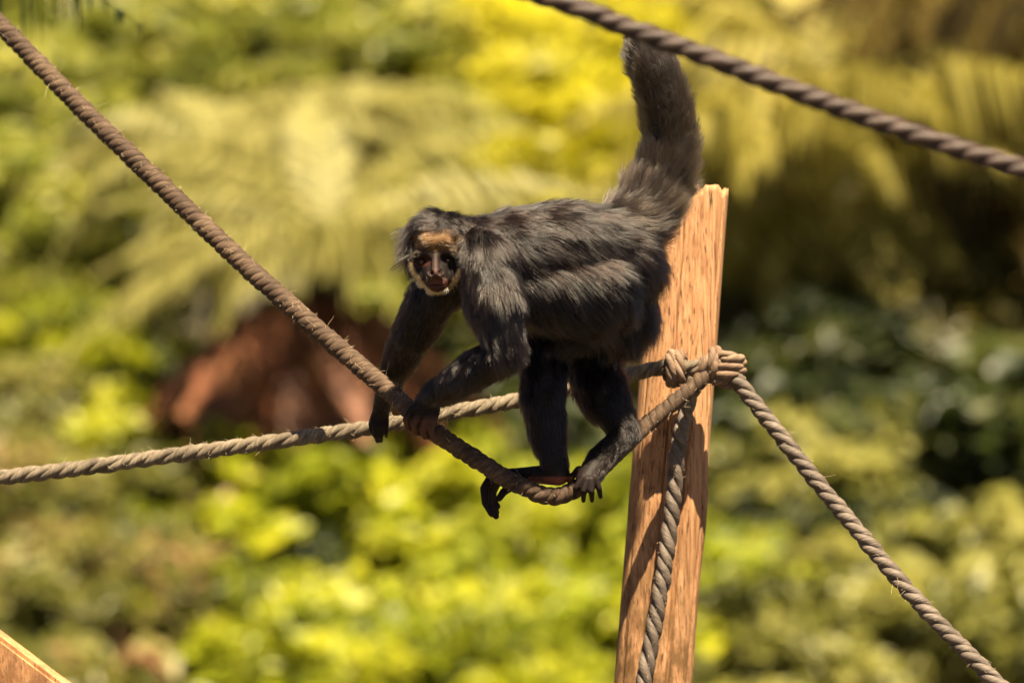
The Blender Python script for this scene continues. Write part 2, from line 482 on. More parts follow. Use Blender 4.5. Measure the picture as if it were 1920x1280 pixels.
# ------------------------------------------------------------------ wooden post
def round_post(name, top_c, base_c, r_top, r_base, label, jag=0.009, rows=150, cols=180, seed=3):
    r = np.random.default_rng(seed)
    top_c = np.asarray(top_c, float); base_c = np.asarray(base_c, float)
    root = empty(name, base_c, label, "post")
    th = np.linspace(0, 2 * np.pi, cols, endpoint=False)
    H = top_c[2] - base_c[2]
    u = np.concatenate([np.linspace(0, 0.62, 30, endpoint=False), np.linspace(0.62, 1.0, rows - 30)])
    ncr = 17
    ca = np.sort(r.uniform(0, 2 * np.pi, ncr)); cw = r.uniform(0.012, 0.035, ncr); cd = r.uniform(0.002, 0.007, ncr)
    c0 = r.uniform(0.3, 0.95, ncr); cl = r.uniform(0.08, 0.4, ncr)
    # front is theta = -pi/2 (towards -Y); two long splits show there
    ca = np.concatenate([ca, [-math.pi / 2 + 0.42, -math.pi / 2 - 0.28, -math.pi / 2 + 0.95]]); cw = np.concatenate([cw, [0.03, 0.022, 0.03]])
    cd = np.concatenate([cd, [0.016, 0.010, 0.010]]); c0 = np.concatenate([c0, [0.72, 0.98, 0.86]]); cl = np.concatenate([cl, [0.20, 0.16, 0.3]])
    V = []
    saw = np.interp(np.arange(cols), np.arange(0, cols + 4, 4), r.uniform(-1.3, 0.8, cols // 4 + 1)) * jag
    saw -= jag * 1.4 * (np.sin(th * 9 + 1) > 0.75)
    for i, uu in enumerate(u):
        rad = (r_base + (r_top - r_base) * uu) * (1 + 0.04 * np.cos(2 * th + 0.4) + 0.025 * np.cos(3 * th + 1.0 + uu * 2) + 0.012 * np.sin(5 * th + uu * 5))
        rad = rad * np.where(np.sin(th) < 0, 1 - 0.10 * np.abs(np.sin(th)) ** 6, 1)      # flattened front face
        for k in range(len(ca)):
            da = np.abs((th - ca[k] - 0.05 * math.sin(uu * 9 + k) + math.pi) % (2 * math.pi) - math.pi)
            rad = rad - cd[k] * np.exp(-(da / cw[k]) ** 2) * math.exp(-((uu - c0[k]) / cl[k]) ** 4)
        # swelling round a knot hole on the right-hand side
        for (ka, ku, kh, s) in ((-0.40, 0.838, 0.006, 0.16), (-math.pi / 2 - 0.5, 0.78, -0.004, 0.07)):
            da = np.abs((th - ka + math.pi) % (2 * math.pi) - math.pi)
            rr = (da / s) ** 2 + ((uu - ku) / 0.010) ** 2
            rad = rad + kh * np.exp(-((da / (2 * s)) ** 2 + ((uu - ku) / 0.02) ** 2)) - 0.008 * np.exp(-rr * 3)
        c = base_c + (top_c - base_c) * uu
        z = c[2] + (saw * max(0, (uu - 0.94) / 0.06))
        V.append(np.stack([c[0] + rad * np.cos(th), c[1] + rad * np.sin(th), z], 1))
    V = np.vstack(V)
    R = len(u)
    i, j = np.meshgrid(np.arange(R - 1), np.arange(cols), indexing='ij')
    a = (i * cols + j).ravel(); d = (i * cols + (j + 1) % cols).ravel()
    F = np.stack([a, d, d + cols, a + cols], 1).tolist()
    # top: rough end grain
    top = len(V)
    ring = V[-cols:]
    extra = []
    for f in (0.7, 0.35):
        cc = ring.mean(0)
        pr = cc + (ring - cc) * f
        pr[:, 2] = cc[2] - 0.006 + r.uniform(-jag * 0.6, jag * 0.4, cols)
        extra.append(pr)
    V = np.vstack([V] + extra + [ring.mean(0)[None] - [0, 0, 0.004]])
    prev = top - cols
    for e in range(2):
        cur = top + e * cols
        for k in range(cols):
            F.append([prev + k, prev + (k + 1) % cols, cur + (k + 1) % cols, cur + k])
        prev = cur
    cidx = len(V) - 1
    for k in range(cols):
        F.append([prev + k, prev + (k + 1) % cols, cidx])
    F.append(list(range(cols))[::-1])
    o = mesh_obj("trunk_wood", V - [0, 0, base_c[2]], F, M_POST, root, org=base_c * [1, 1, 0])
    return root


pt = P(1299, 352, 0.32); pb = P(1226, 1280, 0.235)
k = (pt[2] + 0.25) / (pt[2] - pb[2])
base = pt + (pb - pt) * k; base[2] = -0.25
round_post("wooden_post", pt, base, 0.0615, 0.072, "splintered pale wooden post with knotted ropes tied round it")


# ------------------------------------------------------------------ beam, lower left corner
def beam(name, a, b, w, h, label):
    a = np.asarray(a, float); b = np.asarray(b, float)
    root = empty(name, b, label, "beam")
    t = b - a; L = np.linalg.norm(t); t /= L
    side = np.array([0, math.cos(0.2), math.sin(0.2)])
    up = np.cross(side, t); up /= np.linalg.norm(up)
    if up[2] < 0: up = -up
    bm = bmesh.new()
    vs = []
    N = 40
    for i in range(N + 1):
        c = a + t * L * i / N
        j = 0.0015 * math.sin(i * 1.7)
        for (sx, sz) in ((0, 0), (1, 0), (1, -1), (0, -1)):
            vs.append(bm.verts.new(tuple(c + side * w * sx + up * h * sz + up * j - b)))
    for i in range(N):
        for e in range(4):
            bm.faces.new((vs[i * 4 + e], vs[i * 4 + (e + 1) % 4], vs[i * 4 + 4 + (e + 1) % 4], vs[i * 4 + 4 + e]))
    bm.faces.new(vs[:4]); bm.faces.new(vs[-4:][::-1])
    bmesh.ops.recalc_face_normals(bm, faces=bm.faces)
    bmesh.ops.bevel(bm, geom=[e for e in bm.edges if e.calc_face_angle(0) > 1.0], offset=0.006, segments=2, affect='EDGES')
    me = bpy.data.meshes.new("plank"); bm.to_mesh(me); bm.free()
    me.materials.append(M_BEAM)
    link(bpy.data.objects.new("plank", me), root)


ba = P(-620, 745, -0.35); bb = P(0, 1196, -0.35)
d = (bb - ba)
foot = ba + d * ((ba[2] + 0.05) / (ba[2] - bb[2]))
beam("wooden_beam", ba, foot, 0.045, 0.16, "sloping orange wooden beam with a bright sunlit top edge")

# ------------------------------------------------------------------ monkey
R_ = PX
bones = []      # (a, b, ra, rb, flow dir, fur length, lift, name)


FACE = ("muzzle", "jaw", "cheek", "brow", "forehead", "nose", "lip")
HEAD_C = P(818, 470, -0.20)
PITCH = math.radians(13)


def nod(p):
    d = p - HEAD_C
    c, s_ = math.cos(PITCH), math.sin(PITCH)
    return HEAD_C + np.array([d[0], c * d[1] - s_ * d[2], s_ * d[1] * 0.35 + c * d[2]])


def bone(a, b, ra, rb, length, lift=0.3, flow=None, name="", droop=0.25):
    A, B = P(*a), P(*b)
    if name in FACE:
        A, B = nod(A), nod(B)
    f = (B - A) if flow is None else np.array(flow, float)
    f = f / (np.linalg.norm(f) + 1e-9)
    bones.append(dict(a=A, b=B, ra=ra * R_, rb=rb * R_, L=length * R_, lift=lift, f=f, name=name, droop=droop))


BACK = (0.85, 0.35, -0.55)
# torso (head end nearer to the camera than the rump)
bone((852, 470, -0.185), (905, 474, -0.17), 48, 66, 28, 0.3, (0.8, 0.2, -0.5), "neck")
bone((905, 474, -0.17), (960, 475, -0.15), 66, 80, 36, 0.28, BACK, "chest")
bone((960, 475, -0.15), (1050, 474, -0.105), 80, 92, 44, 0.28, (0.85, 0.3, -0.5), "trunk")
bone((1050, 474, -0.105), (1145, 494, -0.06), 92, 96, 46, 0.3, (0.75, 0.25, -0.7), "pelvis")
bone((960, 535, -0.16), (1110, 545, -0.115), 64, 84, 44, 0.3, (0.6, 0.1, -0.8), "belly")
bone((1140, 520, -0.06), (1165, 590, -0.035), 84, 66, 40, 0.4, (0.3, 0.0, -1), "rump")
# near (left) arm
bone((902, 488, -0.220), (930, 575, -0.258), 58, 52, 34, 0.26, (0.12, -0.05, -1), "upper_arm")
bone((930, 575, -0.258), (948, 655, -0.268), 50, 37, 30, 0.3, (0.2, 0, -1), "upper_arm")
bone((946, 657, -0.268), (880, 700, -0.228), 35, 34, 20, 0.35, (-0.2, 0, -1), "forearm")
bone((880, 700, -0.228), (808, 745, -0.150), 34, 22, 18, 0.35, (-0.7, 0, -0.8), "forearm")
bone((808, 745, -0.150), (788, 768, -0.130), 21, 19, 15, 0.35, (-0.5, 0, -1), "hand")
# far (right) arm
bone((812, 555, -0.10), (775, 625, -0.045), 44, 40, 18, 0.4, None, "upper_arm")
bone((862, 510, -0.14), (812, 555, -0.10), 50, 44, 20, 0.4, (-0.3, 0.2, -1), "upper_arm")
bone((775, 625, -0.045), (738, 700, 0.03), 38, 27, 14, 0.45, None, "forearm")
bone((738, 700, 0.03), (717, 758, 0.075), 26, 17, 11, 0.4, None, "forearm")
bone((717, 758, 0.075), (711, 785, 0.09), 17, 16, 7, 0.3, None, "hand")
# near (left) leg
bone((1130, 560, -0.030), (1025, 640, -0.040), 72, 50, 30, 0.3, (-0.2, 0, -1), "thigh")
bone((1020, 645, -0.040), (1017, 745, -0.055), 45, 41, 22, 0.35, (0.1, 0, -1), "shin")
bone((1017, 745, -0.055), (1030, 830, -0.060), 40, 33, 20, 0.35, (0.1, 0, -1), "shin")
bone((1030, 830, -0.060), (1046, 888, -0.068), 31, 22, 13, 0.3, (0.1, 0, -1), "shin")
bone((1046, 889, -0.068), (985, 890, -0.033), 21, 15, 6, 0.2, None, "foot")
bone((985, 890, -0.033), (938, 893, -0.020), 15, 14, 6, 0.2, None, "foot")
# far (right) leg
bone((1150, 575, 0.020), (1108, 680, 0.020), 72, 50, 30, 0.35, (0, 0, -1.000), "thigh")
bone((1108, 680, 0.020), (1135, 750, 0.005), 50, 48, 20, 0.35, None, "shin")
bone((1135, 750, 0.005), (1172, 802, -0.020), 47, 26, 17, 0.35, None, "shin")
bone((1176, 810, -0.020), (1125, 862, -0.060), 24, 25, 13, 0.3, None, "foot")
bone((1125, 862, -0.060), (1100, 900, -0.092), 25, 21, 12, 0.3, None, "foot")
# tail: up from the rump, over and down behind
tl = [(1155, 458, -0.05, 72), (1200, 410, -0.025, 58), (1238, 345, 0.0, 54), (1258, 275, 0.005, 46), (1250, 205, 0.0, 44), (1230, 140, 0.0, 43), (1209, 98, 0.01, 38), (1200, 78, 0.04, 26),
      (1206, 110, 0.085, 18), (1212, 180, 0.09, 14), (1216, 245, 0.085, 9)]
for i in range(len(tl) - 1):
    a, b = tl[i], tl[i + 1]
    early = i < 3
    bone(a[:3], b[:3], a[3], b[3], (44, 40, 34, 30, 26, 22, 18, 10, 6, 5)[i], 0.6 if i > 0 else 0.5, None, "tail", 0.15)
# head
bone((822, 455, -0.205), (818, 476, -0.213), 57, 48, 27, 0.3, (0, 0, -1), "skull")
bone((850, 462, -0.19), (880, 470, -0.165), 52, 52, 24, 0.3, (0.7, 0.3, -0.5), "nape")
bone((778, 443, -0.195), (768, 462, -0.2), 17, 10, 28, 0.35, (-0.6, 0, -1), "skull")
bone((862, 443, -0.195), (870, 466, -0.195), 17, 11, 24, 0.3, (0.5, 0, -1), "skull")
N_FUR = len(bones)
# face and digits: geometry only
HF = dict(length=0)
bone((816, 503, -0.240), (818, 526, -0.260), 29, 21, 0, name="muzzle")
bone((811, 536, -0.256), (826, 535, -0.256), 13, 13, 0, name="jaw")
bone((800, 517, -0.242), (837, 516, -0.242), 19, 19, 0, name="cheek")
bone((786, 472, -0.247), (848, 470, -0.247), 9, 9, 0, name="brow")
bone((800, 450, -0.242), (832, 449, -0.242), 16, 16, 0, name="forehead")
bone((816, 478, -0.258), (816, 505, -0.279), 6.5, 8, 0, name="nose")
bone((806, 509, -0.278), (827, 508, -0.278), 6.5, 6.5, 0, name="nose")
bone((808, 529, -0.275), (829, 528, -0.275), 4, 4, 0, name="lip")
bone((811, 538, -0.270), (826, 537, -0.270), 4, 4, 0, name="lip")
bone((776, 487, -0.232), (780, 506, -0.234), 16, 16, 0, name="cheek")
bone((856, 485, -0.232), (852, 504, -0.234), 16, 16, 0, name="cheek")


def digit(pts, r0, r1, nm="digit"):
    for i in range(len(pts) - 1):
        f0 = i / (len(pts) - 1); f1 = (i + 1) / (len(pts) - 1)
        bone(pts[i], pts[i + 1], r0 + (r1 - r0) * f0, r0 + (r1 - r0) * f1, 0, name=nm)


# near hand closes over the loaded rope: four fingers over the front and under, short thumb behind
digit([(793, 758, -0.150), (772, 766, -0.140), (761, 786, -0.137), (765, 802, -0.117), (778, 806, -0.097)], 7.5, 5.5)
digit([(802, 761, -0.152), (786, 775, -0.148), (776, 796, -0.143), (780, 811, -0.122), (792, 813, -0.100)], 7.5, 5.5)
digit([(811, 764, -0.152), (801, 782, -0.153), (792, 803, -0.148), (796, 818, -0.127), (807, 819, -0.104)], 7.5, 5.5)
digit([(819, 766, -0.150), (815, 785, -0.152), (808, 806, -0.149), (812, 820, -0.131), (821, 820, -0.110)], 7, 5)
digit([(792, 760, -0.115), (775, 762, -0.075), (765, 775, -0.066), (768, 790, -0.07)], 7, 5)
# far hand: fingers drape over the back rope, tips tapering together
digit([(703, 776, 0.087), (696, 793, 0.084), (697, 808, 0.088), (702, 818, 0.106)], 7.5, 3.5)
digit([(709, 779, 0.083), (704, 798, 0.078), (704, 816, 0.084), (707, 828, 0.104)], 7.5, 3.5)
digit([(716, 780, 0.083), (714, 800, 0.078), (714, 817, 0.084), (715, 827, 0.104)], 7.5, 3.5)
digit([(723, 778, 0.087), (724, 796, 0.083), (724, 809, 0.088), (724, 818, 0.106)], 7, 3.5)
digit([(704, 780, 0.10), (697, 792, 0.125), (700, 806, 0.148)], 7, 5)
# near foot: long toes curl down over the far side of the loaded rope, big toe apart
digit([(944, 888, -0.023), (922, 893, -0.023), (908, 915, -0.028), (910, 942, -0.031), (922, 963, -0.033)], 10, 6.5)
digit([(944, 891, -0.016), (924, 898, -0.014), (914, 920, -0.018), (916, 946, -0.021), (930, 967, -0.023)], 10, 6.5)
digit([(944, 894, -0.008), (928, 903, -0.006), (919, 924, -0.008), (921, 944, -0.011), (931, 960, -0.013)], 9.5, 6)
digit([(946, 896, -0.002), (932, 905, 0.002), (924, 922, 0.000), (925, 938, -0.003), (933, 949, -0.005)], 9, 6)
digit([(975, 897, -0.018), (958, 912, -0.026), (944, 922, -0.033), (936, 934, -0.036)], 10, 6.5)
# far foot: toes splayed round the rope under it
digit([(1094, 895, -0.105), (1080, 914, -0.108), (1078, 931, -0.090)], 7.5, 4.5)
digit([(1101, 899, -0.110), (1094, 920, -0.115), (1094, 938, -0.095)], 7.5, 4.5)
digit([(1109, 899, -0.108), (1109, 921, -0.113), (1110, 938, -0.093)], 7.5, 4.5)
digit([(1116, 895, -0.100), (1123, 915, -0.102), (1126, 931, -0.085)], 7, 4.5)
digit([(1085, 880, -0.080), (1073, 893, -0.070), (1068, 908, -0.060)], 7.5, 4.5)


def round_cone(bm, a, b, ra, rb, seg=16, rings=6):
    """closed tapered capsule"""
    a = np.asarray(a); b = np.asarray(b)
    ax = b - a; L = np.linalg.norm(ax)
    ax = ax / L if L > 1e-9 else np.array([0, 0, 1.0])
    ref = np.array([0, 0, 1.0]) if abs(ax[2]) < 0.9 else np.array([1.0, 0, 0])
    u = np.cross(ax, ref); u /= np.linalg.norm(u); v = np.cross(ax, u)
    prof = []
    for i in range(1, rings + 1):
        th = math.pi / 2 * i / rings
        prof.append((-ra * math.cos(th), ra * math.sin(th)))
    for i in range(0, rings):
        th = math.pi / 2 * i / rings
        prof.append((L + rb * math.sin(th), rb * math.cos(th)))
    p0 = bm.verts.new(tuple(a - ax * ra)); p1 = bm.verts.new(tuple(b + ax * rb))
    rows = []
    for (h, r) in prof:
        rows.append([bm.verts.new(tuple(a + ax * h + r * (math.cos(2 * math.pi * k / seg) * u + math.sin(2 * math.pi * k / seg) * v))) for k in range(seg)])
    for k in range(seg):
        bm.faces.new((p0, rows[0][(k + 1) % seg], rows[0][k]))
        bm.faces.new((p1, rows[-1][k], rows[-1][(k + 1) % seg]))
    for r0, r1 in zip(rows[:-1], rows[1:]):
        for k in range(seg):
            bm.faces.new((r0[k], r0[(k + 1) % seg], r1[(k + 1) % seg], r1[k]))


mk_org = P(1040, 930, -0.14)
monkey = empty("spider_monkey", mk_org, "black long-furred spider monkey gripping ropes, tail raised, brown forehead and pale whiskers", "monkey")
bm = bmesh.new()
for bn in bones:
    round_cone(bm, bn["a"], bn["b"], bn["ra"], bn["rb"])
tmp = bpy.data.meshes.new("body"); bm.to_mesh(tmp); bm.free()
tob = bpy.data.objects.new("tmp_body", tmp); COL.objects.link(tob)
md = tob.modifiers.new("r", 'REMESH'); md.mode = 'VOXEL'; md.voxel_size = 0.0020
ms = tob.modifiers.new("s", 'SMOOTH'); ms.factor = 0.5; ms.iterations = 4
dg = bpy.context.evaluated_depsgraph_get()
body_me = bpy.data.meshes.new_from_object(tob.evaluated_get(dg))
bpy.data.objects.remove(tob)
nv = len(body_me.vertices)
bv = np.empty(nv * 3); body_me.vertices.foreach_get("co", bv); bv = bv.reshape(-1, 3)


def to_px(p):
    k = (CAM_D + p[:, 1]) / CAM_D * PX
    return p[:, 0] / k + 960, 640 - (p[:, 2] - CAM_Z) / k


def blob(px, py, cx, cy, rx, ry, soft=0.35):
    d = np.sqrt(((px - cx) / rx) ** 2 + ((py - cy) / ry) ** 2)
    return np.clip((1 + soft - d) / (2 * soft), 0, 1)


# nostrils, mouth line and eye sockets pressed into the face
px, py = to_px(bv)
front = (bv[:, 1] < -0.22) & (px > 755) & (px < 880) & (py > 430) & (py < 560)
push = np.zeros(nv)
for (cx, cy, rx, ry, dep) in ((808.5, 512, 4.2, 4.5, 0.007), (825, 511, 4.2, 4.5, 0.007), (791, 487, 12, 8, 0.007), (839, 485, 12, 8, 0.007), (818, 534.5, 17, 2.2, 0.004)):
    push += dep * np.clip(1.4 - np.sqrt(((px - cx) / rx) ** 2 + ((py - cy) / ry) ** 2), 0, 1) * front
bv[:, 1] += push
# skin pigment, plus sunlight painted on the near fingers
BLACKSKIN = np.array([0.012, 0.009, 0.008]); FURBASE = np.array([0.010, 0.007, 0.006])
col = np.tile(FURBASE, (nv, 1))


def paint(mask, c):
    global col
    col = col * (1 - mask[:, None]) + np.array(c) * mask[:, None]


fm = front.astype(float)
paint(fm * blob(px, py, 816, 495, 52, 50), BLACKSKIN)
paint(fm * blob(px, py, 818, 448, 42, 22, 0.3), (0.10, 0.05, 0.018))
paint(fm * np.clip(1 - np.abs(py - 476) / 7, 0, 1) ** 0.5 * (np.abs(px - 817) < 50), (0.02, 0.012, 0.008))
paint(fm * blob(px, py, 792, 491, 15, 9, 0.5) * 0.8, (0.06, 0.016, 0.01))
paint(fm * blob(px, py, 816, 497, 8, 15, 0.5), (0.035, 0.02, 0.017))
paint(fm * blob(px, py, 816, 510, 13, 6, 0.4), (0.075, 0.038, 0.03))
paint(fm * blob(px, py, 818, 531, 19, 11, 0.5), (0.085, 0.03, 0.018))
paint(fm * blob(px, py, 808.5, 512, 3.6, 3.8, 0.4), (0.006, 0.004, 0.004))
paint(fm * blob(px, py, 825, 511, 3.6, 3.8, 0.4), (0.006, 0.004, 0.004))
paint(fm * blob(px, py, 818, 534.5, 16, 1.6, 0.5), (0.03, 0.01, 0.008))
jl = np.array([(769, 497), (775, 512), (786, 527), (797, 541), (808, 550), (820, 553), (833, 549), (845, 538), (855, 523), (861, 508)], float)
djv = np.full(nv, 1e9)
for i in range(len(jl) - 1):
    ab = jl[i + 1] - jl[i]; pp = np.stack([px, py], 1)
    t = np.clip(((pp - jl[i]) @ ab) / (ab @ ab), 0, 1)
    djv = np.minimum(djv, np.linalg.norm(pp - jl[i] - t[:, None] * ab, axis=1))
paint(np.clip(1.6 - djv / 4.0, 0, 1) * (bv[:, 1] < -0.165) * (px > 750) * (px < 880) * (py > 490), (0.42, 0.29, 0.14))
dig = np.zeros(nv)
for bn in bones[N_FUR:]:
    if bn["name"] == "digit":
        ab = bn["b"] - bn["a"]; t = np.clip(((bv - bn["a"]) @ ab) / (ab @ ab), 0, 1)
        dd = np.linalg.norm(bv - bn["a"] - t[:, None] * ab, axis=1)
        dig = np.maximum(dig, (dd < 0.012).astype(float))
paint(dig, (0.012, 0.007, 0.006))
paint(dig * np.clip((py - 776) / 14, 0, 1) * (py < 830) * (px > 748) * (px < 830), (0.07, 0.032, 0.02))  # near fingers made warmer and lighter, sunlight painted into the skin
sole = ((px > 990) & (px < 1075) & (py > 893) & (py < 925) & (bv[:, 1] < -0.03)).astype(float)
paint(sole, (0.16, 0.05, 0.03))
body_me.vertices.foreach_set("co", (bv - mk_org).ravel())
ca = body_me.attributes.new("skin_color", 'FLOAT_COLOR', 'POINT')
ca.data.foreach_set("color", np.concatenate([col, np.ones((nv, 1))], 1).astype(np.float32).ravel())
body_me.polygons.foreach_set("use_smooth", np.ones(len(body_me.polygons), bool))
body_me.update()
m_skin, nt, b = new_mat("monkey_skin")
at = node(nt, "ShaderNodeAttribute", attribute_name="skin_color")
nt.links.new(at.outputs["Color"], b.inputs["Base Color"])
b.inputs["Roughness"].default_value = 0.6
b.inputs["Specular IOR Level"].default_value = 0.15
tc = node(nt, "ShaderNodeTexCoord"); nn = node(nt, "ShaderNodeTexNoise", i_Scale=320.0, i_Detail=3.0)
nt.links.new(tc.outputs["Object"], nn.inputs["Vector"])
bu = node(nt, "ShaderNodeBump", i_Strength=0.4, i_Distance=0.001)
nt.links.new(nn.outputs[0], bu.inputs["Height"]); nt.links.new(bu.outputs[0], b.inputs["Normal"])
body_me.materials.clear(); body_me.materials.append(m_skin)
body_me.name = "body"
link(bpy.data.objects.new("body", body_me), monkey)

# eyes
m_eye, nt, b = new_mat("monkey_eye")
b.inputs["Base Color"].default_value = (0.03, 0.012, 0.006, 1); b.inputs["Roughness"].default_value = 0.08
for (ex, ey, yy) in ((791, 487, -0.247), (839, 485, -0.247)):
    bm = bmesh.new(); bmesh.ops.create_uvsphere(bm, u_segments=20, v_segments=12, radius=5.6 * PX)
    c = nod(P(ex, ey, yy)) - mk_org
    for v in bm.verts: v.co += Vector(c)
    me = bpy.data.meshes.new("eye"); bm.to_mesh(me); bm.free()
    me.polygons.foreach_set("use_smooth", np.ones(len(me.polygons), bool)); me.materials.append(m_eye)
    link(bpy.data.objects.new("eye", me), monkey)

# ---- fur
body_me.calc_loop_triangles()
nt_ = len(body_me.loop_triangles)
tri = np.empty(nt_ * 3, int); body_me.loop_triangles.foreach_get("vertices", tri); tri = tri.reshape(-1, 3)
vn = np.empty(nv * 3); body_me.vertices.foreach_get("normal", vn); vn = vn.reshape(-1, 3)
A0, B0, C0 = bv[tri[:, 0]], bv[tri[:, 1]], bv[tri[:, 2]]
area = 0.5 * np.linalg.norm(np.cross(B0 - A0, C0 - A0), axis=1)


def fur_params(p):
    """blend flow, length, lift from the nearest bones"""
    n = len(p)
    W = np.zeros((n, len(bones))); D = np.zeros((n, len(bones)))
    for k, bn in enumerate(bones):
        ab = bn["b"] - bn["a"]; t = np.clip(((p - bn["a"]) @ ab) / (ab @ ab), 0, 1)
        r = bn["ra"] + (bn["rb"] - bn["ra"]) * t
        D[:, k] = np.linalg.norm(p - bn["a"] - t[:, None] * ab, axis=1) - r
    D -= D.min(1)[:, None]
    W = np.exp(-(D / 0.011) ** 2)
    W /= W.sum(1)[:, None]
    F = np.array([bn["f"] for bn in bones]); Ls = np.array([bn["L"] for bn in bones]); Li = np.array([bn["lift"] for bn in bones]); Dr = np.array([bn["droop"] for bn in bones])
    tail = np.array([bn["name"] == "tail" for bn in bones], float)
    head = np.array([bn["name"] in ("skull", "nape") for bn in bones], float)
    return W @ F, W @ Ls, W @ Li, W @ Dr, W @ tail, W @ head


NH = 160000
ti = rng.choice(nt_, NH, p=area / area.sum())
r1 = np.sqrt(rng.random(NH)); r2 = rng.random(NH)
w0, w1, w2 = 1 - r1, r1 * (1 - r2), r1 * r2
root = w0[:, None] * A0[ti] + w1[:, None] * B0[ti] + w2[:, None] * C0[ti]
nrm = w0[:, None] * vn[tri[ti, 0]] + w1[:, None] * vn[tri[ti, 1]] + w2[:, None] * vn[tri[ti, 2]]
nrm /= np.linalg.norm(nrm, axis=1)[:, None] + 1e-9
flow, L, lift, droop, wtail, whead = fur_params(root)
hx, hy = to_px(root)
color = np.tile(np.array([0.0070, 0.0038, 0.0026]), (NH, 1))
color *= (1 + 0.35 * vnoise(root, 31, 8, 25))[:, None].clip(0.4, 1.8)
# whole tail lightened: sunlight on it is put into the fur colour
color = color + wtail[:, None] * np.array([0.020, 0.016, 0.012])

# head hair: parted from the crown, falling forward-outwards and flaring at the sides of the face
hf = (whead > 0.35) & (hx < 892) & (hy < 520)
crown = P(832, 408, -0.17)
hd = root - crown
hd[:, 0] *= 2.1
hd[:, 1] = -0.25 * np.abs(hd[:, 0]) - 0.004
hd /= np.linalg.norm(hd, axis=1)[:, None] + 1e-9
flow[hf] = hd[hf]
L[hf] = (27 + 20 * np.clip(np.abs(hx[hf] - 815) / 55 - 0.45, 0, 1)) * PX
lift[hf] = 0.42
inface = (root[:, 1] < -0.222) & (hx > 757) & (hx < 876) & (hy > 428) & (hy < 562)
L[inface & (hy > 436) & (np.abs(hx - 817) < 50)] = 0
keepbare = inface & (hy > 436) & (np.abs(hx - 817) < 50)
# forehead patch
fpatch = inface & (((hx - 817) / 47) ** 2 + ((hy - 455) / 24) ** 2 < 1) & (hy < 468 + 0.08 * np.abs(hx - 817))
flow[fpatch] = np.stack([(hx[fpatch] - 817) / 30, -0.15 * np.ones(fpatch.sum()), -0.5 + 0.02 * (474 - hy[fpatch])], 1)
L[fpatch] = 11 * PX; lift[fpatch] = 0.35
color[fpatch] = np.array([0.12, 0.058, 0.018]) * rng.uniform(0.5, 1.4, (fpatch.sum(), 1))
brow = inface & (np.abs(hy - (470 + 0.16 * np.abs(hx - 817))) < 5) & (np.abs(hx - 817) > 19) & (np.abs(hx - 817) < 48) & (rng.random(NH) < 0.3)
flow[brow] = np.stack([np.sign(hx[brow] - 817) * 1.0, -0.5 * np.ones(brow.sum()), -0.35 * np.ones(brow.sum())], 1)
L[brow] = 12 * PX; lift[brow] = 0.55
color[brow] = np.array([0.15, 0.09, 0.04]) * rng.uniform(0.4, 1.3, (brow.sum(), 1))
# pale whiskers along the jaw, brightened as if sunlit; right side painted shaded
jl = np.array([(769, 497), (775, 512), (786, 527), (797, 541), (808, 550), (820, 553), (833, 549), (845, 538), (855, 523), (861, 508)], float)
dj = np.full(NH, 1e9)
for i in range(len(jl) - 1):
    ab = jl[i + 1] - jl[i]; pp = np.stack([hx, hy], 1)
    t = np.clip(((pp - jl[i]) @ ab) / (ab @ ab), 0, 1)
    dj = np.minimum(dj, np.linalg.norm(pp - jl[i] - t[:, None] * ab, axis=1))
jaw = (root[:, 1] < -0.165) & (dj < 5) & (hy > 490)
flow[jaw] = np.stack([(hx[jaw] - 818) / 60, -0.25 * np.ones(jaw.sum()), -0.8 * np.ones(jaw.sum())], 1)
L[jaw] = 9 * PX; lift[jaw] = 0.7
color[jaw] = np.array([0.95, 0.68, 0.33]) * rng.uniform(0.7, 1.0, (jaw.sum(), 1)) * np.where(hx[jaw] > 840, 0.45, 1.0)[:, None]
# lip whiskers
lipw = inface & (np.abs(hx - 818) < 30) & (np.abs(hy - 521) < 4) & (rng.random(NH) < 0.25)
flow[lipw] = np.stack([(hx[lipw] - 818) / 30, -0.5 * np.ones(lipw.sum()), -0.8 * np.ones(lipw.sum())], 1)
L[lipw] = 6 * PX; lift[lipw] = 0.8
color[lipw] = np.array([0.36, 0.22, 0.15]) * rng.uniform(0.4, 1.2, (lipw.sum(), 1))

keep = (L > 2.5 * PX)
keep &= ~(((hx > 1000) & (hx < 1075) & (hy > 896) & (root[:, 1] < -0.04)))     # bare sole
root, nrm, flow, L, lift, droop, color, wtail, hx, hy = [a[keep] for a in (root, nrm, flow, L, lift, droop, color, wtail, hx, hy)]
n = len(root)
# combing noise: broad swirls plus small tufts
sw = np.stack([vnoise(root, 41 + i, 5, 14) for i in range(3)], 1) * 0.26 + np.stack([vnoise(root, 51 + i, 30, 70) for i in range(3)], 1) * 0.13
flow = flow / (np.linalg.norm(flow, axis=1)[:, None] + 1e-9)
tn = flow + sw * (1 - 0.65 * wtail)[:, None]
tn -= nrm * (tn * nrm).sum(1)[:, None]
tn /= np.linalg.norm(tn, axis=1)[:, None] + 1e-9
lift = lift * (1 + 0.5 * vnoise(root, 61, 15, 40)).clip(0.2, 2) * rng.uniform(0.6, 1.4, n)
d0 = tn + nrm * (lift[:, None] * 0.95 + 0.06)
d0 /= np.linalg.norm(d0, axis=1)[:, None]
d1 = tn + nrm * (lift[:, None] * 0.5) + np.array([0, 0, -1.0]) * droop[:, None] + rng.normal(0, 0.16, (n, 3))
d1 /= np.linalg.norm(d1, axis=1)[:, None]
Ln = L * rng.uniform(0.55, 1.15, n) * (1 + 0.25 * vnoise(root, 71, 12, 30))
Ln *= np.where(rng.random(n) < 0.01, 1.45, 1.0)
s = np.linspace(0, 1, 6)[None, :, None]
